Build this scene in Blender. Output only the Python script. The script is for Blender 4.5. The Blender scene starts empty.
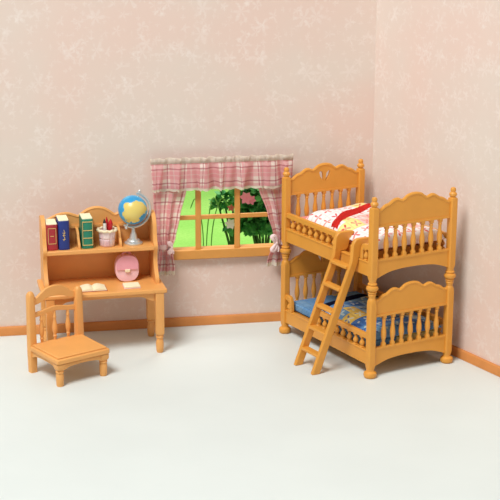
import bpy, bmesh, math, random
from mathutils import Vector, Matrix, noise
C = bpy.context.scene.collection
S = bpy.context.scene
PI = math.pi
R = math.radians

# ------------------------------------------------------------ camera, world, lights
F_PX, PITCH, ROLL, CAM_H = 1429.94, 0.257892, 0.003456, 4.2227
cd = bpy.data.cameras.new('camera'); cam = bpy.data.objects.new('camera', cd); C.objects.link(cam)
cd.sensor_fit = 'HORIZONTAL'; cd.sensor_width = 36; cd.lens = F_PX*36/500; cd.clip_end = 200
fw = Vector((0, math.cos(PITCH), -math.sin(PITCH))); up = Vector((0, math.sin(PITCH), math.cos(PITCH))); rt = Vector((1, 0, 0))
r2 = rt*math.cos(ROLL)+up*math.sin(ROLL); u2 = -rt*math.sin(ROLL)+up*math.cos(ROLL)
m = Matrix((r2, u2, -fw)).transposed().to_4x4(); m.translation = Vector((0, 0, CAM_H)); cam.matrix_world = m
S.camera = cam
w = bpy.data.worlds.new('studio'); S.world = w; w.use_nodes = True
w.node_tree.nodes['Background'].inputs[0].default_value = (1.0, 1.0, 1.0, 1)
w.node_tree.nodes['Background'].inputs[1].default_value = 0.30
def area(name, loc, target, size, energy, color=(1, 1, 1)):
    d = bpy.data.lights.new(name, 'AREA'); d.size = size; d.energy = energy; d.color = color
    o = bpy.data.objects.new(name, d); C.objects.link(o); o.location = loc
    o.rotation_euler = (Vector(target)-Vector(loc)).to_track_quat('-Z', 'Y').to_euler(); return o
area('softbox', (-6.0, 2.2, 17.6), (0.1, 12.6, 0.6), 7.0, 3650, (1, 1, 1))
area('garden_fill', (0.6, 16.6, 5.0), (0.2, 15.2, 0.4), 3.0, 240, (1, 1, 0.97))  # second lamp is an added fill, brightens the garden shaded by the wall
S.view_settings.view_transform = 'Standard'; S.view_settings.look = 'None'
S.view_settings.gamma = 1; S.view_settings.exposure = 0.09; S.view_settings.use_curve_mapping = False

# ------------------------------------------------------------ node helpers and materials
def lin(c):
    return tuple((x/255/12.92 if x/255 <= .04045 else ((x/255+.055)/1.055)**2.4) for x in c)+(1,)
class NT:
    def __init__(s, name, rough=.5, spec=.5):
        s.m = bpy.data.materials.new(name); s.m.use_nodes = True; s.t = s.m.node_tree
        s.b = s.t.nodes['Principled BSDF']; s.b.inputs['Roughness'].default_value = rough
        s.b.inputs['Specular IOR Level'].default_value = spec
    def n(s, typ, **kw):
        nd = s.t.nodes.new(typ)
        for k, v in kw.items(): setattr(nd, k, v)
        return nd
    def put(s, sock, v):
        if hasattr(v, 'links'): s.t.links.new(v, sock)
        else: sock.default_value = v
    def math(s, op, a, b=0.0, c=None):
        nd = s.n('ShaderNodeMath', operation=op); s.put(nd.inputs[0], a); s.put(nd.inputs[1], b)
        if c is not None: s.put(nd.inputs[2], c)
        return nd.outputs[0]
    def mix(s, f, a, b):
        nd = s.n('ShaderNodeMix', data_type='RGBA'); s.put(nd.inputs[0], f); s.put(nd.inputs[6], a); s.put(nd.inputs[7], b)
        return nd.outputs[2]
    def coord(s, which='Object', scale=(1, 1, 1), loc=(0, 0, 0)):
        tc = s.n('ShaderNodeTexCoord'); mp = s.n('ShaderNodeMapping'); s.t.links.new(tc.outputs[which], mp.inputs[0])
        mp.inputs['Scale'].default_value = scale; mp.inputs['Location'].default_value = loc; return mp.outputs[0]
    def noise(s, co, scale, detail=2, out='Fac'):
        nd = s.n('ShaderNodeTexNoise'); s.put(nd.inputs['Vector'], co); nd.inputs['Scale'].default_value = scale
        nd.inputs['Detail'].default_value = detail; return nd.outputs[out]
    def ramp(s, f, a, b):
        nd = s.n('ShaderNodeMapRange', interpolation_type='SMOOTHSTEP'); s.put(nd.inputs[0], f)
        nd.inputs[1].default_value = a; nd.inputs[2].default_value = b; return nd.outputs[0]
    def sep(s, co):
        nd = s.n('ShaderNodeSeparateXYZ'); s.put(nd.inputs[0], co); return nd.outputs
    def bump(s, h, strength=.3, dist=.01):
        nd = s.n('ShaderNodeBump'); nd.inputs['Strength'].default_value = strength; nd.inputs['Distance'].default_value = dist
        s.put(nd.inputs['Height'], h); s.t.links.new(nd.outputs[0], s.b.inputs['Normal'])
    def color(s, v): s.put(s.b.inputs['Base Color'], v); return s.m

def plain(name, rgb, rough=.5, spec=.5, var=.06, scale=6, metal=0, bumpy=0):
    t = NT(name, rough, spec); c = lin(rgb); t.b.inputs['Metallic'].default_value = metal
    co = t.coord(); f = t.noise(co, scale, 3)
    d = tuple(x*(1-var*2) for x in c[:3])+(1,)
    if bumpy: t.bump(t.noise(co, 90, 2), bumpy, .004)
    return t.color(t.mix(t.ramp(f, .3, .75), c, d))

def wallpaper():
    t = NT('pink_wallpaper', .9, .2)
    co = t.coord()
    base = t.mix(t.ramp(t.noise(co, .9, 2), .3, .7), lin((222, 209, 196)), lin((227, 202, 188)))
    cur = base
    for sc, off, petals, size, al in ((3.4, 0, 6, .14, .26), (6.2, 7.3, 5, .13, .26), (12, 3.1, 4, .12, .22)):
        v = t.n('ShaderNodeTexVoronoi', voronoi_dimensions='2D'); v.inputs['Scale'].default_value = sc
        x, y, z = t.sep(co)
        cb = t.n('ShaderNodeCombineXYZ'); t.put(cb.inputs[0], t.math('ADD', x, off)); t.put(cb.inputs[1], t.math('ADD', z, off))
        t.put(v.inputs['Vector'], cb.outputs[0])
        sub = t.n('ShaderNodeVectorMath', operation='SUBTRACT'); t.put(sub.inputs[0], cb.outputs[0]); t.put(sub.inputs[1], v.outputs['Position'])
        px, py, pz = t.sep(sub.outputs[0])
        ang = t.math('ARCTAN2', py, px)
        rad = t.math('MULTIPLY', t.math('SQRT', t.math('ADD', t.math('MULTIPLY', px, px), t.math('MULTIPLY', py, py))), sc)
        pet = t.math('MULTIPLY', t.math('ADD', t.math('COSINE', t.math('MULTIPLY', ang, float(petals))), 1.25), size)
        wob = t.math('MULTIPLY', t.math('SUBTRACT', t.noise(co, 22, 3), .5), .9)
        f = t.ramp(t.math('SUBTRACT', t.math('ADD', pet, wob), rad), -.08, .16)
        cell = t.sep(v.outputs['Color'])[0]
        f = t.math('MULTIPLY', t.math('MULTIPLY', f, al), t.math('GREATER_THAN', cell, .25))
        cur = t.mix(f, cur, lin((240, 230, 222)))
    return t.color(cur)

def plaid():
    t = NT('pink_plaid_cloth', .95, .1)
    co = t.coord('UV'); u, v, _ = t.sep(co)
    def band(x, per, c, hw, soft):
        f = t.math('FRACT', t.math('DIVIDE', x, per))
        d = t.math('ABSOLUTE', t.math('SUBTRACT', f, c))
        return t.math('SUBTRACT', 1.0, t.ramp(d, hw, hw+soft))
    pu = t.math('MULTIPLY', band(u, .15, .5, .25, .03), .55); pv = t.math('MULTIPLY', band(v, .15, .5, .25, .03), .5)
    base = t.mix(pu, lin((255, 243, 234)), lin((242, 164, 170)))
    base = t.mix(pv, base, lin((242, 164, 170)))
    for x in (u, v):
        base = t.mix(t.math('MULTIPLY', band(x, .15, .06, .028, .03), .55), base, lin((190, 56, 84)))
        base = t.mix(t.math('MULTIPLY', band(x, .15, .5, .02, .03), .4), base, lin((250, 240, 232)))
    t.bump(t.noise(t.coord(), 260, 1), .25, .003)
    return t.color(base)

def quilt(name, cols, motif, scale, motif_al=.85, th=.2):
    t = NT(name, .9, .15)
    co = t.coord('UV'); u, v, _ = t.sep(co)
    cu = t.math('MULTIPLY', u, scale); cv = t.math('MULTIPLY', v, scale)
    cb = t.n('ShaderNodeCombineXYZ'); t.put(cb.inputs[0], t.math('FLOOR', cu)); t.put(cb.inputs[1], t.math('FLOOR', cv))
    wn = t.n('ShaderNodeTexWhiteNoise', noise_dimensions='2D'); t.put(wn.inputs['Vector'], cb.outputs[0])
    cr = t.n('ShaderNodeValToRGB'); cr.color_ramp.interpolation = 'CONSTANT'; t.put(cr.inputs[0], wn.outputs['Value'])
    els = cr.color_ramp.elements
    for i, c in enumerate(cols):
        e = els[i] if i < 2 else els.new(i/len(cols))
        e.position = i/len(cols); e.color = lin(c)
    fx = t.math('SUBTRACT', t.math('FRACT', cu), .5); fy = t.math('SUBTRACT', t.math('FRACT', cv), .5)
    ang = t.math('ARCTAN2', fy, fx)
    rad = t.math('SQRT', t.math('ADD', t.math('MULTIPLY', fx, fx), t.math('MULTIPLY', fy, fy)))
    rot = t.math('MULTIPLY', wn.outputs['Value'], 20.0)
    star = t.math('ADD', t.math('MULTIPLY', t.math('COSINE', t.math('ADD', t.math('MULTIPLY', ang, 4.0), rot)), .2), th)
    f = t.ramp(t.math('SUBTRACT', star, rad), -.03, .03)
    mot = t.mix(t.ramp(t.noise(co, 9, 1), .45, .5), lin(motif[0]), lin(motif[1]))
    col = t.mix(t.math('MULTIPLY', f, motif_al), cr.outputs[0], mot)
    seam = t.math('MAXIMUM', t.math('ABSOLUTE', fx), t.math('ABSOLUTE', fy))
    col = t.mix(t.math('MULTIPLY', t.ramp(seam, .45, .49), .15), col, lin(motif[0]))
    t.bump(t.math('SUBTRACT', 1.0, t.ramp(seam, .36, .5)), .5, .012)
    return t.color(col)

def globe_mat():
    t = NT('globe_map', .3, .5)
    co = t.coord(); nz = t.noise(co, 11, 4)
    nrm = t.n('ShaderNodeVectorMath', operation='NORMALIZE'); t.put(nrm.inputs[0], co)
    cur = None
    for d, k in (((-.05, -.97, .05), .62), ((-.8, .5, -.2), .8), ((.75, .6, .2), .82), ((.3, .75, -.6), .85)):
        dp = t.n('ShaderNodeVectorMath', operation='DOT_PRODUCT'); t.put(dp.inputs[0], nrm.outputs[0]); dp.inputs[1].default_value = Vector(d).normalized()
        f = t.ramp(t.math('ADD', dp.outputs['Value'], t.math('MULTIPLY', t.math('SUBTRACT', nz, .5), 1.5)), k-.02, k+.04)
        cur = f if cur is None else t.math('MAXIMUM', cur, f)
    sea = t.mix(t.ramp(t.noise(co, 7, 2), .4, .6), lin((40, 150, 205)), lin((95, 190, 225)))
    return t.color(t.mix(cur, sea, lin((226, 202, 110))))

def lawn_mat():
    t = NT('lawn_grass', .9, .1); co = t.coord()
    a = t.mix(t.ramp(t.noise(co, 1.3, 3), .3, .7), lin((158, 208, 104)), lin((140, 198, 92)))
    a = t.mix(t.math('MULTIPLY', t.ramp(t.noise(co, 30, 2), .4, .7), .3), a, lin((112, 178, 66)))
    return t.color(a)

def leaf_mat(name, a, b):
    t = NT(name, .6, .3); co = t.coord()
    return t.color(t.mix(t.ramp(t.noise(co, 9, 2), .35, .65), lin(a), lin(b)))

M = dict(
    wood=plain('orange_plastic_wood', (225, 156, 62), .38, .45, .03),
    deskwood=plain('pale_orange_plastic_wood', (234, 168, 94), .42, .4, .03),
    trim=plain('skirting_wood', (214, 142, 78), .6, .3, .06),
    winwood=plain('window_wood', (220, 155, 76), .5, .35, .04),
    wall=wallpaper(),
    floor=plain('white_floor', (220, 227, 222), .55, .3, .015, 1.2),
    plaid=plaid(), lace=plain('cream_lace', (255, 246, 230), .9, .1, .04, 30, bumpy=.5),
    ribbon=plain('pale_pink_ribbon', (250, 224, 220), .6, .3, .04),
    pink=plain('pink_sheet', (232, 150, 140), .85, .15, .04),
    quilt=quilt('white_red_patchwork', [(244, 240, 236), (243, 232, 226), (248, 232, 150), (244, 240, 236), (238, 196, 186), (246, 244, 240)], ((212, 52, 62), (238, 140, 130)), 7.0, .9, .19),
    red=plain('red_lining', (240, 62, 54), .85, .15, .03),
    blueq=quilt('blue_patchwork', [(98, 148, 196), (138, 176, 208), (222, 188, 92), (74, 118, 180), (170, 198, 210), (112, 156, 192)], ((48, 78, 140), (204, 214, 200)), 7.0, .8, .2),
    blue=quilt('blue_sheet', [(106, 150, 190), (106, 150, 190), (98, 140, 182), (206, 186, 118), (106, 150, 190), (120, 160, 194)], ((86, 124, 170), (98, 136, 176)), 6, .5, .12),
    navy=plain('navy_lining', (24, 28, 56), .85, .15, .05),
    bookred=plain('red_book_cover', (172, 42, 48), .45), bookblue=plain('blue_book_cover', (28, 50, 128), .45),
    bookgreen=plain('green_book_cover', (36, 128, 98), .45), gold=plain('gold_print', (222, 186, 110), .45),
    pages=plain('cream_pages', (246, 238, 200), .8, .2, .03, 20),
    cup=quilt('pink_floral_cup', [(240, 214, 214), (236, 204, 208), (244, 222, 218)], ((222, 150, 165), (250, 240, 236)), 14, .5, .1),
    cream=plain('cream_rim', (243, 226, 188), .6), redplastic=plain('red_pencil', (200, 30, 40), .35), white=plain('white_plastic', (240, 236, 226), .4),
    dark=plain('pencil_tip', (60, 44, 40), .5),
    silver=plain('silver_metal', (222, 224, 220), .28, .5, .03, metal=.6), globe=globe_mat(),
    bag=plain('pink_bag', (247, 203, 209), .5), bagdark=plain('rose_bag_flap', (238, 166, 178), .5),
    lawn=lawn_mat(), leaf=leaf_mat('shrub_leaves', (46, 136, 62), (104, 184, 96)), stem=plain('green_stem', (74, 112, 50), .8),
    paleblade=plain('pale_blade', (120, 186, 84), .8),
    pinkflower=plain('pink_petals', (244, 150, 170), .6), whiteflower=plain('white_petals', (244, 240, 232), .6), redflower=plain('salmon_petals', (206, 110, 92), .6),
)

# ------------------------------------------------------------ mesh helpers
def finish(bm, name, smooth_angle=.65):
    bmesh.ops.recalc_face_normals(bm, faces=bm.faces)
    me = bpy.data.meshes.new(name); bm.to_mesh(me); bm.free()
    for p in me.polygons: p.use_smooth = True
    me.set_sharp_from_angle(angle=smooth_angle)
    return me
def link(name, data, mat=None, parent=None, loc=(0, 0, 0), rot=None, bevel=0, label=None):
    if isinstance(data, bmesh.types.BMesh): data = finish(data, name)
    if mat is not None and not data.materials: data.materials.append(mat)
    o = bpy.data.objects.new(name, data); C.objects.link(o); o.location = loc
    if rot: o.rotation_euler = rot
    if parent: o.parent = parent
    if bevel:
        b = o.modifiers.new('bevel', 'BEVEL'); b.width = bevel; b.segments = 2; b.limit_method = 'ANGLE'; b.angle_limit = R(40)
    if label: o['label'] = label
    return o
def thing(name, label, cat, loc=(0, 0, 0), rotz=0, group=None):
    o = bpy.data.objects.new(name, None); C.objects.link(o); o.location = loc; o.rotation_euler = (0, 0, rotz)
    o.empty_display_size = .1; return tag(o, label, cat, group)
def tag(o, label, cat, group=None):
    o['label'] = label; o['category'] = cat
    if group: o['group'] = group
    return o
def structure(o): o['kind'] = 'structure'; return o

def box(bm, x0, x1, y0, y1, z0, z1, mat=None):
    vs = [bm.verts.new((x, y, z)) for x in (x0, x1) for y in (y0, y1) for z in (z0, z1)]
    if mat is not None:
        for v in vs: v.co = mat @ v.co
    for f in ((0, 1, 3, 2), (4, 6, 7, 5), (0, 4, 5, 1), (2, 3, 7, 6), (0, 2, 6, 4), (1, 5, 7, 3)): bm.faces.new([vs[i] for i in f])
    return bm
def BOX(*a, **k): return box(bmesh.new(), *a, **k)
def plate(loops, t, axis='y', off=0, bm=None):
    """filled outline(s) (2-D points; later loops are holes) given thickness t; axis = normal direction"""
    new = bmesh.new()
    edges = []
    for L in loops:
        vs = [new.verts.new((p[0], 0, p[1])) for p in L]
        for i in range(len(vs)): edges.append(new.edges.new((vs[i], vs[(i+1) % len(vs)])))
    bmesh.ops.triangle_fill(new, use_beauty=True, use_dissolve=False, edges=edges)
    g = bmesh.ops.extrude_face_region(new, geom=list(new.faces))
    for v in g['geom']:
        if isinstance(v, bmesh.types.BMVert): v.co.y += t
    for v in new.verts:
        x, y, z = v.co; y += off
        if axis == 'x': v.co = (y, x, z)
        elif axis == 'z': v.co = (x, z, y)
        else: v.co = (x, y, z)
    bmesh.ops.recalc_face_normals(new, faces=new.faces)
    if bm is not None:
        me = bpy.data.meshes.new('tmp'); new.to_mesh(me); new.free(); bm.from_mesh(me); bpy.data.meshes.remove(me); return bm
    return new
def loft(bm, prof, seg=20, c=(0, 0), mat=None):
    """prof: (z, radius, squareness)"""
    rings = []
    for pr in prof:
        z, r = pr[0], pr[1]; k = pr[2] if len(pr) > 2 else 0
        ring = []
        for i in range(seg):
            a = 2*PI*(i+.5)/seg; ca, sa = math.cos(a), math.sin(a)
            e = 2+k*8; rr = r/((abs(ca)**e+abs(sa)**e)**(1/e))
            co = Vector((c[0]+rr*ca, c[1]+rr*sa, z))
            ring.append(bm.verts.new(mat @ co if mat is not None else co))
        rings.append(ring)
    for a, b in zip(rings, rings[1:]):
        for i in range(seg): bm.faces.new((a[i], a[(i+1) % seg], b[(i+1) % seg], b[i]))
    bm.faces.new(rings[0][::-1]); bm.faces.new(rings[-1]); return bm
def tube(bm, pts, r, seg=8, closed=False):
    pts = [Vector(p) for p in pts]; n = len(pts); rings = []
    prev = None
    for i, p in enumerate(pts):
        if closed: d = pts[(i+1) % n]-pts[i-1]
        else: d = pts[min(i+1, n-1)]-pts[max(i-1, 0)]
        d.normalize()
        if prev is None:
            a = d.orthogonal().normalized()
        else:
            a = (prev-d*prev.dot(d)).normalized()
        prev = a; b = d.cross(a)
        rr = r[i] if isinstance(r, (list, tuple)) else r
        rings.append([bm.verts.new(p+(a*math.cos(2*PI*j/seg)+b*math.sin(2*PI*j/seg))*rr) for j in range(seg)])
    pairs = list(zip(rings, rings[1:]))
    if closed: pairs.append((rings[-1], rings[0]))
    for a, b in pairs:
        for j in range(seg): bm.faces.new((a[j], a[(j+1) % seg], b[(j+1) % seg], b[j]))
    if not closed: bm.faces.new(rings[0][::-1]); bm.faces.new(rings[-1])
    return bm
def smooth_curve(pts, n=8):
    """Catmull-Rom through 2-D/3-D points"""
    P = [Vector(p) for p in pts]; P = [P[0]*2-P[1]]+P+[P[-1]*2-P[-2]]; out = []
    for i in range(1, len(P)-2):
        for j in range(n):
            t = j/n; a, b, c_, d = P[i-1:i+3]
            out.append(.5*((2*b)+(c_-a)*t+(2*a-5*b+4*c_-d)*t*t+(3*b-a-3*c_+d)*t**3))
    out.append(P[-2]); return [tuple(v) for v in out]
def sheet(nu, nv, fn, uvfn, thick=0, name='cloth'):
    bm = bmesh.new(); uvl = bm.loops.layers.uv.new('uv')
    g = [[bm.verts.new(fn(i/nu, j/nv)) for i in range(nu+1)] for j in range(nv+1)]
    for j in range(nv):
        for i in range(nu):
            f = bm.faces.new((g[j][i], g[j][i+1], g[j+1][i+1], g[j+1][i]))
            for l, (a, b) in zip(f.loops, ((i, j), (i+1, j), (i+1, j+1), (i, j+1))): l[uvl].uv = uvfn(a/nu, b/nv)
    if thick:
        bmesh.ops.solidify(bm, geom=list(bm.faces), thickness=thick)
    return bm
def ball(bm, c, r, seg=16, sx=1, sy=1, sz=1, mat=None):
    M_ = Matrix.Translation(c) @ (mat or Matrix.Identity(4)) @ Matrix.Diagonal((sx*r, sy*r, sz*r, 1))
    bmesh.ops.create_uvsphere(bm, u_segments=seg, v_segments=max(6, seg*2//3), radius=1, matrix=M_); return bm

# ------------------------------------------------------------ the room: two walls, floor, skirting, window
WA = Vector((-2.34745611, 12.78899379, 0)); WYAW = R(10.817)
wu = Vector((math.cos(WYAW), math.sin(WYAW), 0)); wn = Vector((-wu.y, wu.x, 0))
def wall_pt(s, y, z): return WA+wu*s+wn*y+Vector((0, 0, z))
def px_ground(x, y, z=0):
    d = fw*F_PX+r2*(x-250)-u2*(y-250); t = (z-CAM_H)/d.z; return Vector((0, 0, CAM_H))+d*t
G0 = px_ground(368.0, 316.6); G1 = px_ground(500, 377.5)
rv = (G1-G0).normalized(); rn = Vector((-rv.y, rv.x, 0))      # rv runs from corner toward the viewer; rn points away from the room?
if rn.x < 0: rn = -rn
RYAW = math.atan2(rv.y, rv.x)
# corner of the wall surfaces (skirtings are 0.03 thick)
def isect(p, d, q, e):
    den = d.x*e.y-d.y*e.x; t = ((q.x-p.x)*e.y-(q.y-p.y)*e.x)/den; return p+d*t
K = isect(WA+wn*.03, wu, G0+rn*.03, rv)
KS = (K-WA).dot(wu)
WALL_H = 3.6
bw = bpy.data.objects
HX0, HX1, HZ0, HZ1 = 1.53, 2.655, .755, 1.41
wall = link('wall_back', plate([[(-4, -.05), (KS, -.05), (KS, WALL_H), (-4, WALL_H)], [(HX0, HZ0), (HX1, HZ0), (HX1, HZ1), (HX0, HZ1)]], .08, off=.03), M['wall'], loc=WA, rot=(0, 0, WYAW))
structure(wall)
wr = link('wall_right', BOX(0, 6.0, 0, .08, -.05, WALL_H), M['wall'], loc=K, rot=(0, 0, RYAW))
# local +y must point away from the room
if (Matrix.Rotation(RYAW, 3, 'Z') @ Vector((0, 1, 0))).dot(rn) < 0: wr.scale = (1, -1, 1)
structure(wr)
fl = [wall_pt(-4, .06, 0), wall_pt(KS, .06, 0)+rn*.05, K+rv*6.0+rn*.05, Vector((5, 2, 0)), Vector((-6.5, 2, 0))]
structure(link('floor', plate([[(p.x, p.y) for p in fl]], -.05, 'z'), M['floor']))
sk_prof = [(0, 0), (0, .075), (.006, .083), (.014, .087), (.03, .087), (.03, 0)]
def skirting(name, origin, d, n_out, L):
    bm = bmesh.new(); rings = []
    for s in (0, L):
        rings.append([bm.verts.new(origin+d*s+n_out*p[0]+Vector((0, 0, p[1]))) for p in sk_prof])
    k = len(sk_prof)
    for i in range(k): bm.faces.new((rings[0][i], rings[0][(i+1) % k], rings[1][(i+1) % k], rings[1][i]))
    bm.faces.new(rings[0]); bm.faces.new(rings[1][::-1])
    structure(link(name, bm, M['trim'], bevel=.003))
cs = isect(WA, wu, G0, rv)
skirting('baseboard_back', wall_pt(-4, 0, 0), wu, wn, (cs-WA).dot(wu)+4)
skirting('baseboard_right', cs, rv, rn, 6.0)

# window: frame, sill and glazing bars
win = bpy.data.objects.new('window_1', None); C.objects.link(win); win.location = WA; win.rotation_euler = (0, 0, WYAW); structure(win)
fo = (HX0-.012, HX1+.035, HZ0-.08, HZ1+.035)
link('window_frame', plate([[(fo[0], fo[2]), (fo[1], fo[2]), (fo[1], fo[3]), (fo[0], fo[3])],
     [(HX0+.02, HZ0+.005), (HX1-.02, HZ0+.005), (HX1-.02, HZ1-.02), (HX0+.02, HZ1-.02)]], .035, off=-.004), M['winwood'], win, bevel=.006)
for s in (1.893, 2.268):
    link('mullion', BOX(s-.026, s+.026, .0, .034, HZ0+.004, HZ1-.018), M['winwood'], win, bevel=.006)
link('glazing_bar', BOX(HX0+.018, HX1-.018, .003, .032, 1.05, 1.092), M['winwood'], win, bevel=.006)
link('inner_sill', BOX(HX0+.001, HX1-.001, .028, .108, HZ0+.0005, HZ0+.007), M['winwood'], win)
link('window_sill', BOX(fo[0]-.002, fo[1]+.01, -.03, .029, HZ0-.085, HZ0+.006), M['winwood'], win, bevel=.008)

# ------------------------------------------------------------ garden beyond the window
gy = 1.3
g = [wall_pt(-6, .14, 0), wall_pt(8, .14, 0), wall_pt(8, 12, 0), wall_pt(-6, 12, 0)]
lawn = link('lawn', plate([[(p.x, p.y) for p in g]], -.04, 'z'), M['lawn']); lawn['kind'] = 'structure'

def leaf(bm, p, d, nrm, L, W):
    s = d.cross(nrm).normalized()
    pts = [(0, 0), (.3, .5), (.65, .42), (1, 0), (.65, -.42), (.3, -.5)]
    vs = [bm.verts.new(p+d*L*a+s*W*b+nrm*(L*.12*math.sin(a*PI)-abs(b)*W*.15)) for a, b in pts]
    bm.faces.new(vs[:4]); bm.faces.new((vs[0], vs[3], vs[4], vs[5]))
def flower(bm, c, r, petals, axis, rng):
    a = axis.orthogonal().normalized(); b = axis.cross(a)
    for i in range(petals):
        t = 2*PI*i/petals+rng.random()*.2; d = (a*math.cos(t)+b*math.sin(t)+axis*.45).normalized()
        leaf(bm, c, d, axis, r, r*.62)
def shrub(name, label, blobs, n, seed, flowers, base):
    rng = random.Random(seed)
    t = thing(name, label, 'shrub', base)
    bm = bmesh.new()
    for _ in range(n):
        c, r = rng.choice(blobs); c = Vector(c)
        v = Vector((rng.gauss(0, 1), rng.gauss(0, 1), rng.gauss(0, 1))).normalized()
        p = c+v*r*rng.uniform(.55, 1); d = (v+Vector((rng.uniform(-.8, .8), rng.uniform(-.8, .8), rng.uniform(-.5, .3)))).normalized()
        leaf(bm, p-base, d, (v+Vector((0, 0, .6))).normalized(), rng.uniform(.07, .12), rng.uniform(.05, .07))
    o = link('foliage', bm, M['leaf'], t)
    st = bmesh.new()
    for c, r in blobs:
        c = Vector(c)-base; mid = Vector((c.x*.4, c.y*.4, c.z*.5))
        tube(st, [Vector((0, 0, 0)), mid, c], [.018, .014, .008])
    link('stem', st, M['stem'], t)
    for k, (c, r, pn, mt) in enumerate(flowers):
        fb = bmesh.new(); flower(fb, Vector(c)-base, r, pn, (Vector((0, 0, CAM_H))-Vector(c)).normalized(), rng)
        link('flower', fb, M[mt], t, label={'pinkflower': 'pink lily-like flower', 'whiteflower': 'white flower', 'redflower': 'small salmon flower'}[mt])
    return t
def ray_at(x, y, off):
    d = fw*F_PX+r2*(x-250)-u2*(y-250); c = Vector((0, 0, CAM_H)); o = WA+wn*off
    return c+d*((o-c).dot(wn)/d.dot(wn))
B1 = []
for x, y, off, r in ((252, 205, 1.0, .12), (262, 206, 1.0, .13), (273, 205, 1.0, .14), (258, 218, 1.0, .12), (267, 220, 1.0, .11), (277, 219, 1.0, .13), (250, 222, .95, .07), (262, 194, 1.0, .12), (244, 191, 1.05, .08), (275, 190, 1.05, .12), (250, 220, 1.0, .09)):
    B1.append((ray_at(x, y, off), r))
base1 = ray_at(264, 222, 1.0); base1.z = 0
shrub('flowering_shrub', 'dark green leafy shrub with pink and white flowers on lawn outside window', B1, 1500, 4,
      [(ray_at(246, 198, .72), .075, 6, 'pinkflower'), (ray_at(251, 200, .72), .06, 6, 'pinkflower'), (ray_at(230.5, 224, .8), .065, 6, 'whiteflower'), (ray_at(231, 208, .85), .045, 5, 'redflower')], base1)
B2 = [(ray_at(x, y, 1.5), r) for x, y, r in ((224, 199, .07), (232, 194, .08), (240, 200, .05), (218, 204, .03), (231, 225, .05))]
base2 = ray_at(236, 212, 1.5); base2.z = 0
shrub('slender_shrub', 'thin sprig of dark leaves left of the flowering shrub outside window', B2, 110, 9, [], base2)
t = thing('grass_blade_tuft', 'faint tuft of long arching green blades on lawn behind left of window centre', 'grass', ray_at(206, 222, 1.0)*1.0)
gb = t.location.copy(); gb.z = 0; t.location = gb
for k, (dx, h, cx) in enumerate(((.0, .5, .14), (.05, .42, .2), (-.04, .36, -.12))):
    bm = bmesh.new(); top = (ray_at(206, 222, 1.0).z+.3)
    tube(bm, smooth_curve([(dx, 0, 0), (dx+.01, 0, top*.6), (dx+cx*.5, 0, top*(.9+.1*h)), (dx+cx, 0, top*.85)], 6), [.006]*18+[.001], 5)
    link('blade', bm, M['paleblade'], t)

# ------------------------------------------------------------ curtains
def fold(s, ph, k=1.0):
    return (math.sin(s*38*k+ph)+.6*math.sin(s*61*k+2.1*ph+1)+.35*math.sin(s*97*k+ph*3.3))/1.95
cur = thing('window_valance', 'pink plaid gathered valance with cream header and lace hem above window', 'curtain', WA, WYAW)
VX0, VX1, VZ1, VZ0 = 1.43, 2.785, 1.665, 1.375
def val_fn(u, v):
    s = VX0+(VX1-VX0)*u; z = VZ1+(VZ0-VZ1)*v
    pinch = math.exp(-((v-.2)/.07)**2)
    amp = .016+.036*v if v > .2 else .016
    y = -.078-.01*(1-pinch)-amp*fold((s+.03*math.sin(9*s)*v)*.8, 0)*(1-.6*pinch)-(.006*fold(s*2.2, 2)*math.exp(-((v-.1)/.12)**2))
    z += .007*fold(s*1.3, 3)*math.exp(-(v/.08)**2)+.006*fold(s, 1)*v
    s += .022*math.sin(s*31+1)*v
    return (s, y, z)
link('valance_cloth', sheet(260, 20, val_fn, lambda u, v: (u*1.2+.02*math.sin(u*50)+.02, .295+.32*v-.1), .003), M['plaid'], cur)
def head_fn(u, v):
    x, y, z = val_fn(u, v*.2); return (x, y-.004-.006*math.sin(v*PI), z+.004)
link('gathered_header', sheet(260, 6, head_fn, lambda u, v: (u, v), .002), M['lace'], cur)
def vlace(u, v):
    x, y, z = val_fn(u, .97); return (x, y+.003, z-v*(.028+.010*abs(math.sin(u*75))))
link('lace_trim', sheet(300, 4, vlace, lambda u, v: (u, v), .002), M['lace'], cur)

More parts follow.
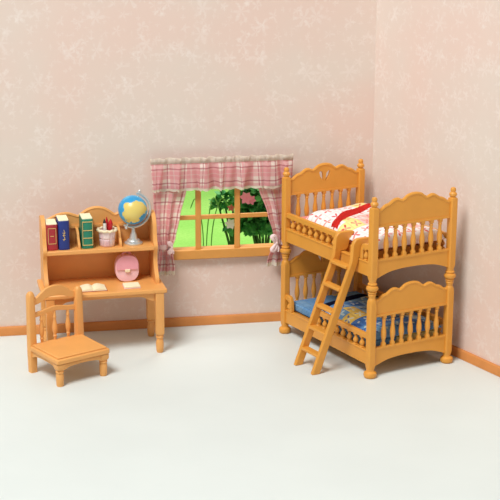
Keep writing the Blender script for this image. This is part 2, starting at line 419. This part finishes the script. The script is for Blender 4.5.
def side_curtain(label, rows, bow_side, ph):
    t = thing('side_curtain', label, 'curtain', WA, WYAW, 'tied side curtains')
    zs = [r[0] for r in rows]
    def interp(z, k):
        for a, b in zip(rows, rows[1:]):
            if a[0] >= z >= b[0]:
                f = (a[0]-z)/(a[0]-b[0]); f = f*f*(3-2*f)*.5+f*.5; return a[k]+(b[k]-a[k])*f
        return rows[-1][k]
    zt, zb = zs[0], zs[-1]
    def fn(u, v):
        z = zt+(zb-zt)*v; x0, x1 = interp(z, 1), interp(z, 2); dep = interp(z, 3)
        s = x0+(x1-x0)*u
        y = -.045-dep-(.014+.022*min(1, v*2.5))*fold(u*.34, ph, 1.0)
        return (s, y, z+.006*fold(u*.3, ph+1)*v)
    L = zt-zb
    link('curtain_cloth', sheet(70, 60, fn, lambda u, v: (u*.30+.04, v*L), .003), M['plaid'], t)
    def lc(u, v):
        x, y, z = fn(u, 1.0); return (x, y-.001, z-v*(.030+.010*abs(math.sin(u*22))))
    link('lace_trim', sheet(80, 4, lc, lambda u, v: (u, v), .002), M['lace'], t)
    # tie ribbon round the pinch and a bow
    zt_ = .815; x0, x1 = interp(zt_, 1), interp(zt_, 2)
    rb = bmesh.new(); cx, rx = (x0+x1)/2, (x1-x0)/2+.006
    pr = []
    for i in range(24):
        a = 2*PI*i/24; pr.append((cx+rx*math.cos(a), -.045+.04*math.sin(a)))
    for k in range(24):
        a, b = pr[k], pr[(k+1) % 24]; rb.faces.new([rb.verts.new(p) for p in ((a[0], a[1], zt_-.022), (b[0], b[1], zt_-.022), (b[0], b[1], zt_+.022), (a[0], a[1], zt_+.022))])
    bmesh.ops.remove_doubles(rb, verts=rb.verts, dist=1e-5); bmesh.ops.solidify(rb, geom=list(rb.faces), thickness=.004)
    link('tie_ribbon', rb, M['ribbon'], t)
    bx = x0+.012 if bow_side < 0 else x1-.012
    bb = bmesh.new()
    for sg in (-1, 1):
        loop = smooth_curve([(bx, -.098, zt_), (bx-.03*1, -.112, zt_+sg*.035), (bx-.045, -.108, zt_+sg*.062), (bx-.02, -.102, zt_+sg*.068), (bx+.004, -.098, zt_+sg*.03), (bx, -.096, zt_)], 5)
        n = len(loop)
        tube(bb, loop, [.010+.012*math.sin(PI*i/(n-1)) for i in range(n)], 8)
        tube(bb, smooth_curve([(bx, -.098, zt_), (bx+sg*.02, -.104, zt_-.04), (bx+sg*.03-.01, -.1, zt_-.085)], 5), [.006]*6+[.011]*5, 6)
    ball(bb, (bx, -.102, zt_), .018, 12)
    for v in bb.verts: v.co = Vector((bx, -.098, zt_))+(v.co-Vector((bx, -.098, zt_)))*(.72 if bow_side > 0 else 1)
    link('bow', bb, M['ribbon'], t)
    return t
side_curtain('left pink plaid curtain tied back with pale bow, beside the globe desk',
    [(1.40, 1.455, 1.80, 0), (1.36, 1.458, 1.775, 0), (1.1, 1.462, 1.71, .005), (.90, 1.475, 1.665, .015), (.815, 1.505, 1.635, .02), (.74, 1.50, 1.64, .015), (.60, 1.475, 1.66, .01), (.575, 1.47, 1.655, .01)], 1, .4)
side_curtain('right pink plaid curtain tied back with pale bow, beside the bunk bed',
    [(1.40, 2.44, 2.77, 0), (1.36, 2.455, 2.768, 0), (1.1, 2.545, 2.765, .005), (.90, 2.60, 2.755, .015), (.815, 2.615, 2.735, .02), (.74, 2.575, 2.74, .015), (.64, 2.545, 2.76, .01), (.615, 2.54, 2.76, .01)], -1, 2.2)

# ------------------------------------------------------------ bunk bed
BW, BL, UZ = .8233, 1.4312, .79
BED = Vector((1.0427, 11.6963, 0)); BYAW = .51785
bed = thing('bunk_bed', 'orange wooden toy bunk bed with turned posts and scalloped headboards', 'bed', BED, BYAW)
def post_bm():
    bm = bmesh.new()
    pr = [(0, .043), (.008, .053), (.028, .058), (.046, .055), (.056, .044), (.062, .034), (.072, .033), (.09, .033, .3), (.11, .034, 1), (.66, .034, 1), (.69, .033, .4), (.705, .032), (.715, .027), (.73, .030), (.745, .036), (.758, .030), (.765, .040), (.773, .040), (.779, .034), (.788, .048), (.803, .054), (.818, .050), (.830, .034), (.838, .041), (.846, .041), (.852, .031), (.87, .032), (.89, .033, .4), (.905, .034, 1),
          (1.49, .034, 1), (1.505, .032, .4), (1.512, .024), (1.52, .024), (1.526, .033), (1.543, .035), (1.552, .028), (1.56, .021), (1.57, .024), (1.585, .024), (1.596, .017), (1.600, .006)]
    return loft(bm, pr, 24)
pm = finish(post_bm(), 'post')
for x in (0, BW):
    for y in (0, BL): link('post', pm, M['wood'], bed, (x, y, 0))
slim_prof = [(0, .016, .6), (.03, .016, .6), (.045, .011), (.06, .014), (.10, .021), (.14, .020), (.19, .013), (.225, .012), (.24, .016), (.25, .012), (.26, .016, .6), (.285, .016, .6)]
bal_prof = [(z, r*1.16, *k) for z, r, *k in slim_prof]
balm = finish(loft(bmesh.new(), bal_prof, 12), 'baluster')
short_prof = [(z*.105/.285, r*1.2 if r > .0135 else r, *k) for z, r, *k in slim_prof]
short_balm = finish(loft(bmesh.new(), short_prof, 12), 'baluster')
half = [(.03, .688), (.07, .694), (.10, .716), (.125, .727), (.15, .732), (.175, .748), (.205, .765), (.235, .768), (.262, .758), (.285, .752), (.31, .763), (.34, .785), (.375, .796), (BW/2, .799)]
full = half+[(BW-x, z) for x, z in half[-2::-1]]
wave = smooth_curve(full, 4)
def end_panel(name, y, z0, holes, sgn):
    loops = [[(x, z+z0) for x, z in wave]+[(BW-.03, .545+z0), (.03, .545+z0)]]
    if holes:
        c = BW/2
        for s in (-1, 1):
            h = [(c+s*.010, .640), (c+s*.050, .690), (c+s*.062, .728), (c+s*.044, .742), (c+s*.018, .716)]
            loops.append([(x, z+z0) for x, z in (h if s > 0 else h[::-1])])
    bm = plate(loops, .024, off=y-.012)
    tube(bm, [(x, y, z+z0-.004) for x, z in wave], .0175, 8)
    box(bm, .03, BW-.03, y-.019, y+.019, .543+z0, .562+z0)
    arch = [(.03, .098)]+[(x, z) for x, z in smooth_curve([(.045, .100), (.10, .120), (.18, .143), (.30, .156), (BW/2, .158), (BW-.30, .156), (BW-.18, .143), (BW-.10, .120), (BW-.045, .100)], 4)]+[(BW-.03, .098)]
    ap = [(x, z+z0) for x, z in arch]+[(BW-.03, .262+z0), (.03, .262+z0)]
    plate([ap], .026, off=y-.013, bm=bm)
    box(bm, .03, BW-.03, y-.019, y+.019, .246+z0, .266+z0)
    o = link(name, bm, M['wood'], bed, bevel=.0025)
    for k in range(7):
        link('baluster', balm, M['wood'], o, (.037+(BW-.074)*(k+1)/8, y, z0+.262))
for z0 in (0, UZ):
    end_panel('footboard', 0, z0, False, -1); end_panel('headboard', BL, z0, True, 1)
def side_board(x, z0, spans):
    bm = BOX(x-.015, x+.015, .03, BL-.03, z0+.108, z0+.232)
    box(bm, x-.021, x+.021, .03, BL-.03, z0+.222, z0+.238)
    o = link('side_board', bm, M['wood'], bed, bevel=.004)
    for a, b, n, end in spans:
        r = bmesh.new()
        # guard rail: flat bar whose free end turns down to the board
        pts = []
        zt, zb = z0+.386, z0+.338
        if end == 0: poly = [(a, zb), (b, zb), (b, zt), (a, zt)]
        elif end < 0:      # free end at a (toward the foot)
            poly = [(a+.045, zb), (b, zb), (b, zt), (a+.05, zt), (a+.02, zt-.012), (a, zt-.05), (a-.006, z0+.238), (a+.032, z0+.238), (a+.034, zb-.02)]
        else:              # free end at b
            poly = [(a, zb), (b-.045, zb), (b-.034, zb-.02), (b-.032, z0+.238), (b+.006, z0+.238), (b, zt-.05), (b-.02, zt-.012), (b-.05, zt), (a, zt)]
        plate([poly], .036, 'x', off=x-.018, bm=r)
        g_ = link('guard_rail', r, M['wood'], bed, bevel=.006)
        for k in range(n):
            yy = a+(b-a)*(k+1)/(n+1)
            link('baluster', short_balm, M['wood'], g_, (x, yy, z0+.236))
# upper near side: gap for the ladder toward the foot; lower bed is the same moulding reversed
side_board(0, UZ, [(.50, BL-.03, 8, -1), (.03, .165, 1, 1)])
side_board(0, 0, [(.03, BL-.50, 8, 1), (BL-.135, BL-.03, 1, -1)])
side_board(BW, UZ, [(.03, BL-.03, 13, 0)]); side_board(BW, 0, [(.03, BL-.03, 13, 0)])
for z0, z1 in ((0, .23), (UZ, UZ+.285)):
    link('bed_base', BOX(.07 if z0 else .05, BW-.05, .15 if z0 else .06, BL-.06, z0+.205, z1), M['wood'], bed)
    link('bed_base_lip', BOX(.014, BW-.014, .014, BL-.014, z0+.190, z0+.206), M['wood'], bed)

# ladder
def bedloc(p):
    d = Vector(p)-BED; c, s = math.cos(BYAW), math.sin(BYAW); return Vector((d.x*c+d.y*s, -d.x*s+d.y*c, d.z))
la, lb = bedloc((.4207, 12.0127, 0)), bedloc((.5835, 11.7786, 0))
LXB = (la.x+lb.x)/2; LY0, LY1 = .195, .468          # stringers along the bed
lad = thing('bed_ladder', 'orange wooden ladder with five rungs hooked on upper bunk rail', 'ladder', BED, BYAW)
def stringer(y0, y1, yb):
    bm = bmesh.new()
    # profile in x-z, extruded along y and sheared so the foot sits where the photo shows
    hw = .036
    xb, xt = LXB, -.052
    d = Vector((xt-xb, 1.12)).normalized(); n_ = Vector((d.y, -d.x))
    low_l = Vector((xb-hw*1.05, 0)); low_r = Vector((xb+hw*1.05, 0))
    P = [low_r, (-.030, 1.045), (-.028, 1.205)] 
    poly = [(low_r.x, 0), (xt+.028, 1.00), (-.024, 1.032), (.026, 1.032), (.050, 1.06), (.070, 1.150), (.110, 1.186), (.104, 1.198), (.05, 1.204), (-.03, 1.204), (-.062, 1.192), (-.084, 1.155), (xt-.040, 1.00), (low_l.x, 0)]
    plate([poly], y1-y0, 'y', off=0, bm=bm)
    for v in bm.verts:
        f = max(0, min(1, 1-v.co.z/1.1)); v.co.y += y0+(yb-y0)*f
    return bm
yr, yl = lb.y-.017, la.y-.017
link('stringer', stringer(LY0-.021, LY0+.021, yr), M['wood'], lad, bevel=.007)
link('stringer', stringer(LY1-.021, LY1+.021, yl), M['wood'], lad, bevel=.007)
for zc in (.165, .362, .56, .757, .955):
    f = 1-zc/1.1; xc = -.052+(LXB+.052)*(1-zc/1.12)
    ya = LY0+(yr+.017-LY0)*f; yb_ = LY1+(yl+.017-LY1)*f
    link('rung', BOX(xc-.034, xc+.034, ya+.010, yb_-.010, zc-.02, zc+.008), M['wood'], lad, bevel=.006)

# mattresses and quilts
def soft_slab(name, label, x0, x1, y0, y1, z0, z1, mat):
    t = sheet  # unused
    bm = bmesh.new(); uvl = bm.loops.layers.uv.new('uv')
    box(bm, x0, x1, y0, y1, z0, z1)
    bmesh.ops.bevel(bm, geom=list(bm.edges), offset=.018, segments=3, affect='EDGES')
    for f in bm.faces:
        for l in f.loops: l[uvl].uv = (l.vert.co.x-l.vert.co.z*.5, l.vert.co.y+l.vert.co.z*.5)
    o = link(name, bm, mat, None, BED, (0, 0, BYAW)); return tag(o, label, 'mattress', 'bunk mattresses')
soft_slab('mattress', 'pink mattress lying in the upper bunk', .085, BW-.045, .17, BL-.03, UZ+.286, UZ+.335, M['pink'])
soft_slab('mattress', 'blue mattress lying in the lower bunk', .040, BW-.040, .06, BL-.03, .231, .315, M['blue'])

def quilt_thing(name, label, zbase, edge, mat, lining, bandf, seed, hump):
    t = thing(name, label, 'quilt', BED, BYAW, 'quilts on the bunks')
    nz = lambda x, y: noise.noise(Vector((x*3.2+seed, y*3.2, seed)))
    def height(x, y):
        hk = max(0, 1-abs(y-.33)/.28)      # flatter where the ladder hooks rest
        ex = min((x-.05-.03*hk)/(.16+.12*hk), (BW-.03-x)/.16); ex = max(0, min(1, ex)); rnd = math.sqrt(max(0, 1-(1-ex)**2))
        ey = max(0, min(1, (edge(x)-y)/.14)); rnd2 = math.sqrt(max(0, 1-(1-ey)**2))
        ef = max(0, min(1, (y-.05)/.10)); rnd3 = math.sqrt(max(0, 1-(1-ef)**2))
        return zbase+.012+hump*rnd*(.25+.75*rnd2)*(.35+.65*rnd3)*(1+.55*nz(x, y))
    def fn(u, v):
        x = .055+(BW-.085)*u; y = .05+(edge(x)-.05)*v
        return (x, y, height(x, y))
    bm = sheet(60, 80, fn, lambda u, v: (u*BW+.02, v*1.1))
    # close into a padded body: skirt and underside down to the mattress
    be = [e for e in bm.edges if e.is_boundary]
    g_ = bmesh.ops.extrude_edge_only(bm, edges=be)
    vs = [v for v in g_['geom'] if isinstance(v, bmesh.types.BMVert)]
    for v in vs: v.co.z = zbase+.001
    ed = [e for e in g_['geom'] if isinstance(e, bmesh.types.BMEdge) and all(v in vs for v in e.verts)]
    bmesh.ops.triangle_fill(bm, edges=ed, use_beauty=True)
    link('quilt_body', bm, mat, t)
    def bf(u, v):
        x = .060+(BW-.094)*u; y = bandf(x, v)
        return (x, y, height(x, y)+.0015+.014*max(0, math.sin(PI*v))**.6)
    link('folded_band', sheet(60, 10, bf, lambda u, v: (u, v), .002), lining, t, label=('red' if lining == M['red'] else 'dark navy')+' folded band')
    return t
quilt_thing('patchwork_quilt', 'white patchwork quilt with red band and yellow patches on upper bunk', UZ+.335, lambda x: 1.16+.17*math.sin(x*3.2+.0), M['quilt'], M['red'],
            lambda x, v: .60+.90*x-.42*x*x+(.09+.04*math.sin(x*5))*v, 3.1, .085)
quilt_thing('patchwork_quilt', 'blue patchwork quilt with navy band and yellow patches on lower bunk', .315, lambda x: 1.02+.05*math.sin(x*5), M['blueq'], M['navy'],
            lambda x, v: .80+.34*x-.2*x*x+.02*math.sin(x*9)+.11*v, 8.4, .07)

# ------------------------------------------------------------ desk with hutch
DK = Vector((-.8165, 12.3556, 0)); DYAW = R(13.5)
desk = thing('writing_desk', 'pale orange toy desk with arched bookshelf hutch below left wall', 'desk', DK, DYAW)
DX0, DX1, DY0, DY1, DT = -1.045, .067, -.045, .535, .607
link('desktop', BOX(DX0, DX1, DY0, DY1, DT-.04, DT), M['deskwood'], desk, bevel=.010)
legp = [(0, .026), (.01, .031), (.04, .035), (.09, .036), (.125, .030), (.135, .026), (.142, .036), (.155, .036), (.162, .028), (.172, .036, .3), (.19, .040, 1), (.567, .040, 1)]
lm = finish(loft(bmesh.new(), legp, 20), 'leg')
for x in (-.98, 0):
    for y in (0, .485): link('leg', lm, M['deskwood'], desk, (x, y, 0))
apr = [(-.94, .567), (-.04, .567), (-.04, .49)]+smooth_curve([(-.05, .49), (-.10, .505), (-.16, .532), (-.30, .536), (-.49, .538), (-.68, .536), (-.82, .532), (-.88, .505), (-.93, .49)], 4)+[(-.94, .49)]
link('apron', plate([apr], .02, off=-.01), M['deskwood'], desk, bevel=.003)
link('apron', plate([apr], .02, off=.475), M['deskwood'], desk, bevel=.003)
for x in (-.98, 0): link('side_apron', BOX(x-.01, x+.01, .035, .45, .50, .567), M['deskwood'], desk, bevel=.003)
# hutch sides
prof = smooth_curve([(.14, DT), (.15, .66), (.20, .72), (.235, .80), (.232, .87), (.205, .915), (.20, .95), (.225, .99), (.245, 1.05), (.255, 1.13), (.29, 1.19), (.34, 1.225), (.40, 1.235), (.46, 1.225), (.50, 1.21)], 4)
for x in (-1.005, -.005):
    o = link('hutch_side', plate([prof+[(.50, DT)]], .036, 'x', off=x-.003), M['deskwood'], desk, bevel=.006)
link('hutch_shelf', BOX(-.972, -.005, .195, .49, .908, .946), M['deskwood'], desk, bevel=.006)
bk = BOX(-.972, -.005, .482, .498, DT, 1.115)
link('hutch_back', bk, M['deskwood'], desk)
ch = [(-.972, 1.165), (-.93, 1.175), (-.88, 1.20), (-.82, 1.222), (-.75, 1.224), (-.69, 1.205), (-.655, 1.195), (-.61, 1.225), (-.56, 1.255), (-.49, 1.268)]
chf = ch+[(-.98-x, z) for x, z in ch[-2::-1]]
cw = smooth_curve(chf, 4)
bm = plate([cw+[(-.008, 1.10), (-.972, 1.10)]], .03, off=.468)
tube(bm, [(x, .480, z-.004) for x, z in cw], .017, 8); box(bm, -.972, -.008, .458, .498, 1.09, 1.115)
link('hutch_crest', bm, M['deskwood'], desk, bevel=.003)
dv = smooth_curve([(.24, .94), (.245, .985), (.275, 1.01), (.31, 1.03), (.33, 1.07), (.38, 1.10), (.44, 1.10), (.47, 1.10)], 4)
for x in (-.69, -.315):
    link('shelf_divider', plate([dv+[(.482, .94)]], .022, 'x', off=x), M['deskwood'], desk, bevel=.004)

def on_desk(x, y, z):
    c, s = math.cos(DYAW), math.sin(DYAW); return DK+Vector((x*c-y*s, x*s+y*c, z))
# books standing on the shelf
def book(label, x0, w, y0, dep, h, mat, deco, tilt=0):
    t = thing('book', label, 'book', on_desk(x0+w/2, y0, .947), DYAW, 'books standing on the hutch shelf')
    if tilt: t.rotation_euler = (0, tilt, DYAW)
    hw, th = w/2, .012
    bm = bmesh.new()
    sp_ = [(-hw, .014), (-hw*.75, .004), (0, 0), (hw*.75, .004), (hw, .014), (hw, dep), (hw-th, dep), (hw-th, .024), (-hw+th, .024), (-hw+th, dep), (-hw, dep)]
    plate([sp_], h, 'z', off=0, bm=bm)
    link('book_cover', bm, M[mat], t, bevel=.002)
    link('page_block', BOX(-hw+th, hw-th, .02, dep-.012, .008, h-.004), M['pages'], t)
    link('page_top', plate([[(-hw+.003, .012), (-hw*.7, .006), (hw*.7, .006), (hw-.003, .012), (hw-.003, dep-.006), (0, dep-.016), (-hw+.003, dep-.006)]], .012, 'z', off=h-.002), M['pages'], t, bevel=.003)
    b = bmesh.new()
    if deco == 'frame':
        for z in (.06, h-.035): box(b, -hw*.72, hw*.72, -.0015, .004, z, z+.005)
        for x in (-hw*.72, hw*.72-.004): box(b, x, x+.004, -.0015, .005, .06, h-.03)
        box(b, -hw*.3, hw*.3, -.002, .003, h*.55, h*.55+.006)
    elif deco == 'bands':
        for z in (.03, .095, .165, h-.028): box(b, -hw*.9, hw*.9, -.002, .006, z, z+.007)
        for x in (-hw*.92, hw*.92-.004): box(b, x, x+.004, -.001, .008, .03, h-.02)
    else:
        tube(b, smooth_curve([(-.004, -.001, h*.32), (.006, -.001, h*.42), (-.005, -.001, h*.5), (.006, -.001, h*.6), (-.001, -.001, h*.7)], 5), .0028, 6)
        for z in (h*.36, h*.5, h*.58): box(b, -.012, .012, -.002, .003, z, z+.005)
    link('gilt_print', b, M['gold'], t)
book('dark red book with gilt frame, leftmost on the hutch shelf', -.970, .100, .235, .215, .236, 'bookred', 'frame')
book('navy blue book with gilt mark, second from left on hutch shelf', -.862, .096, .235, .215, .266, 'bookblue', 'mark')
book('green book with gilt bands, beside the pencil cup', -.652, .100, .235, .215, .272, 'bookgreen', 'bands')

# pencil cup
cupx, cupy = -.418, .31
cp = thing('pencil_cup', 'pink floral cup with cream ruffled rim on hutch shelf', 'cup', on_desk(cupx, cupy, .947), DYAW)
def ring_surface(bm, prof, seg=40, ruff=0):
    uvl = bm.loops.layers.uv.verify(); rows = []
    for z, r, q in prof: rows.append([bm.verts.new(((r+q*math.cos(i*2*PI/seg*10))*math.cos(2*PI*i/seg), (r+q*math.cos(i*2*PI/seg*10))*math.sin(2*PI*i/seg), z)) for i in range(seg)])
    for j in range(len(rows)-1):
        for i in range(seg):
            f = bm.faces.new((rows[j][i], rows[j][(i+1) % seg], rows[j+1][(i+1) % seg], rows[j+1][i]))
            for l, (a, b) in zip(f.loops, ((i, j), (i+1, j), (i+1, j+1), (i, j+1))): l[uvl].uv = (a/seg*.45, prof[b][0])
    bm.faces.new(rows[0][::-1]); bm.faces.new(rows[-1]); return bm
link('cup_body', ring_surface(bmesh.new(), [(0, .062, 0), (.008, .067, 0), (.145, .077, 0), (.145, .069, 0), (.03, .060, 0)]), M['cup'], cp)
rimb = bmesh.new()
tube(rimb, [((.083+.004*math.cos(i*2*PI/6))*math.cos(2*PI*i/60), (.083+.004*math.cos(i*2*PI/6))*math.sin(2*PI*i/60), .15+.003*math.sin(i*2*PI/6)) for i in range(60)], .0125, 8, True)
link('cup_rim', rimb, M['cream'], cp)
def pencil(label, dx, dy, lean, mat, r, L):
    base = on_desk(cupx+dx, cupy+dy, .98)
    t = thing('pencil', label, 'pencil', base, DYAW, 'pencils in the cup'); t.rotation_euler = (0, lean, DYAW)
    link('pencil_shaft', loft(bmesh.new(), [(0, r), (L*.82, r)], 8), M[mat], t)
    link('pencil_point', loft(bmesh.new(), [(L*.82, r), (L*.9, r*.7), (L, .002)], 8), M[mat] if mat == 'redplastic' else M['dark'], t)
pencil('thick red pencil leaning in the pencil cup, rightmost', .018, .0, R(5), 'redplastic', .021, .215)
pencil('red pencil in the pencil cup between the white and thick red ones', .008, .034, R(-1), 'redplastic', .013, .228)
pencil('white pencil with dark tip leaning in the pencil cup', -.014, -.022, R(-3), 'white', .015, .225)

# globe
gx, gy_ = -.174, .33
gl = thing('desk_globe', 'blue and yellow globe on silver stand on hutch shelf', 'globe', on_desk(gx, gy_, .947), DYAW)
link('stand_base', loft(bmesh.new(), [(0, .082), (.012, .084), (.018, .078), (.022, .064), (.034, .062), (.040, .056), (.046, .040), (.058, .036), (.08, .032), (.10, .024), (.112, .020), (.125, .018), (.150, .016)], 32), M['silver'], gl)
GC = Vector((-.002, 0, .316)); ta = R(21)
gs = bmesh.new(); ball(gs, (0, 0, 0), .134, 32)
link('globe_ball', gs, M['globe'], gl, GC)
bm = bmesh.new()
ptsA = []
for i in range(31):
    a = R(-100)+ta*0+R(198)*i/30-ta   # from below round the right side to the top
    ptsA.append(GC+Vector((math.cos(a)*.160, 0, math.sin(a)*.160)))
tube(bm, ptsA, .0125, 8)
ax = Vector((math.sin(ta), 0, math.cos(ta)))
tube(bm, [GC+ax*.128, GC+ax*.172], [.012, .010], 10); tube(bm, [GC-ax*.128, GC-ax*.170], [.012, .010], 10)
ball(bm, GC+ax*.182, .016, 10); ball(bm, GC-ax*.178, .015, 10)
link('meridian_arm', bm, M['silver'], gl)

# pink bag on the desk
bg = thing('school_bag', 'rounded pink bag with cream clasp standing on the desktop under shelf', 'bag', on_desk(-.245, .31, DT+.001), DYAW)
bm = bmesh.new(); pr = []
def sup(rx, rz, n=28, e=2.6, cz=0):
    return [(rx*math.copysign(abs(math.cos(2*PI*i/n))**(2/e), math.cos(2*PI*i/n)), cz+rz*math.copysign(abs(math.sin(2*PI*i/n))**(2/e), math.sin(2*PI*i/n))) for i in range(n)]
plate([sup(.108, .125, cz=.125)], .085, off=-.042, bm=bm); link('bag_body', bm, M['bag'], bg, bevel=.016)
bm = bmesh.new(); plate([[(x, z) for x, z in sup(.100, .100, cz=.148) if z > .10]], .014, off=-.056, bm=bm); link('bag_flap', bm, M['bagdark'], bg, bevel=.006, label='rose pink flap')
bm = bmesh.new(); box(bm, -.024, .024, -.064, -.05, .092, .120); link('clasp', bm, M['cream'], bg, bevel=.005, label='cream clasp')
bm = bmesh.new(); tube(bm, smooth_curve([(-.035, 0, .245), (-.03, 0, .262), (0, 0, .27), (.03, 0, .262), (.035, 0, .245)], 5), .007, 8); link('bag_handle', bm, M['bagdark'], bg)

# open book and notebook on the desktop
ob = thing('open_book', 'open book with cream pages lying at middle of the desktop', 'book', on_desk(-.585, .10, DT), DYAW)
def page(sg):
    pf = smooth_curve([(0, .010), (.03, .026), (.07, .024), (.115, .010)], 5)
    poly = [(sg*x, z) for x, z in pf]+[(sg*.115, .004), (0, .004)]
    return plate([poly], .17, 'y', off=-.085)
link('left_page', page(-1), M['pages'], ob); link('right_page', page(1), M['pages'], ob)
link('book_cover', BOX(-.122, .122, -.09, .09, .0005, .005), M['bookred'], ob, bevel=.002)
nb = thing('notebook', 'small closed cream notebook on the desktop in front of pink bag', 'notebook', on_desk(-.235, .10, DT), DYAW)
link('notebook_cover', BOX(-.075, .075, -.07, .07, .0005, .006), M['bag'], nb, bevel=.002)
link('page_block', BOX(-.072, .072, -.067, .067, .006, .022), M['pages'], nb, bevel=.004)

# ------------------------------------------------------------ chair
CH = Vector((-1.60916, 11.45528, 0)); CYAW = R(38.6); CWD, CDP = .436, .455
chair = thing('desk_chair', 'pale orange toy chair with arched back in front of the desk', 'chair', CH, CYAW)
clp = [(0, .028), (.008, .031), (.06, .034), (.10, .035), (.115, .029), (.122, .036), (.134, .036), (.14, .029), (.150, .036, .4), (.165, .039, 1), (.198, .039, 1)]
clm = finish(loft(bmesh.new(), clp, 20), 'leg')
for x in (0, CWD): link('front_leg', clm, M['deskwood'], chair, (x, 0, 0))
for x, y, zt in ((0, CDP, .728), (CWD+.032, CDP-.018, .70)):
    bp = loft(bmesh.new(), [(0, .031, .6), (.19, .034, .8), (.26, .034, .8), (.55, .032, .5), (zt-.035, .032, .4), (zt-.012, .028), (zt, .016)], 20)
    link('back_post', bp, M['deskwood'], chair, (x, y, 0))
seat = bmesh.new(); plate([[(-.045, -.045), (CWD+.045, -.045), (CWD+.075, CDP-.0), (-.032, CDP-.0)]], .048, 'z', off=.200, bm=seat); link('seat_frame', seat, M['deskwood'], chair, bevel=.012)
sp2 = bmesh.new(); plate([[(-.025, -.025), (CWD+.025, -.025), (CWD+.048, CDP-.034), (-.018, CDP-.034)]], .016, 'z', off=.247, bm=sp2); link('seat', sp2, M['deskwood'], chair, bevel=.007)
def arc_apron(L, d0=.196, d1=.165):
    return [(0.02, d0), (L-.02, d0), (L-.02, d1-.02)]+smooth_curve([(L-.04, d1-.02), (L-.09, d1), (L/2, d1+.008), (.09, d1), (.04, d1-.02)], 4)+[(.02, d1-.02)]
link('apron', plate([arc_apron(CWD)], .018, off=-.03), M['deskwood'], chair, bevel=.003)
for x in (-.02, CWD+.002): link('side_apron', plate([arc_apron(CDP)], .018, 'x', off=x), M['deskwood'], chair, bevel=.003)
CWD += .032
up_ = smooth_curve([(.0, .66), (.05, .665), (.10, .70), (.16, .735), (CWD/2, .748), (CWD-.16, .735), (CWD-.10, .70), (CWD-.05, .665), (CWD, .66)], 4)
lo_ = smooth_curve([(CWD, .60), (CWD-.08, .612), (CWD-.15, .645), (CWD/2, .655), (.15, .645), (.08, .612), (0, .60)], 4)
cr_ = plate([up_+lo_], .03, off=CDP-.015); link('crest_rail', cr_, M['deskwood'], chair, bevel=.005)
mu = smooth_curve([(0, .53), (.10, .54), (CWD/2, .56), (CWD-.10, .54), (CWD, .53)], 4); ml = [(x, z-.042) for x, z in mu[::-1]]
link('middle_rail', plate([mu+ml], .026, off=CDP-.013), M['deskwood'], chair, bevel=.004)
spn = finish(loft(bmesh.new(), [(0, .013), (.03, .013), (.045, .018), (.055, .012), (.09, .022), (.13, .024), (.18, .015), (.205, .012), (.215, .018), (.225, .013), (.275, .013)], 12), 'spindle')
for x in (.10, CWD/2, CWD-.10): link('spindle', spn, M['deskwood'], chair, (x, CDP, .242))
link('lower_rail', BOX(.02, CWD-.02, CDP-.022, CDP+.012, .20, .25), M['deskwood'], chair, bevel=.004)
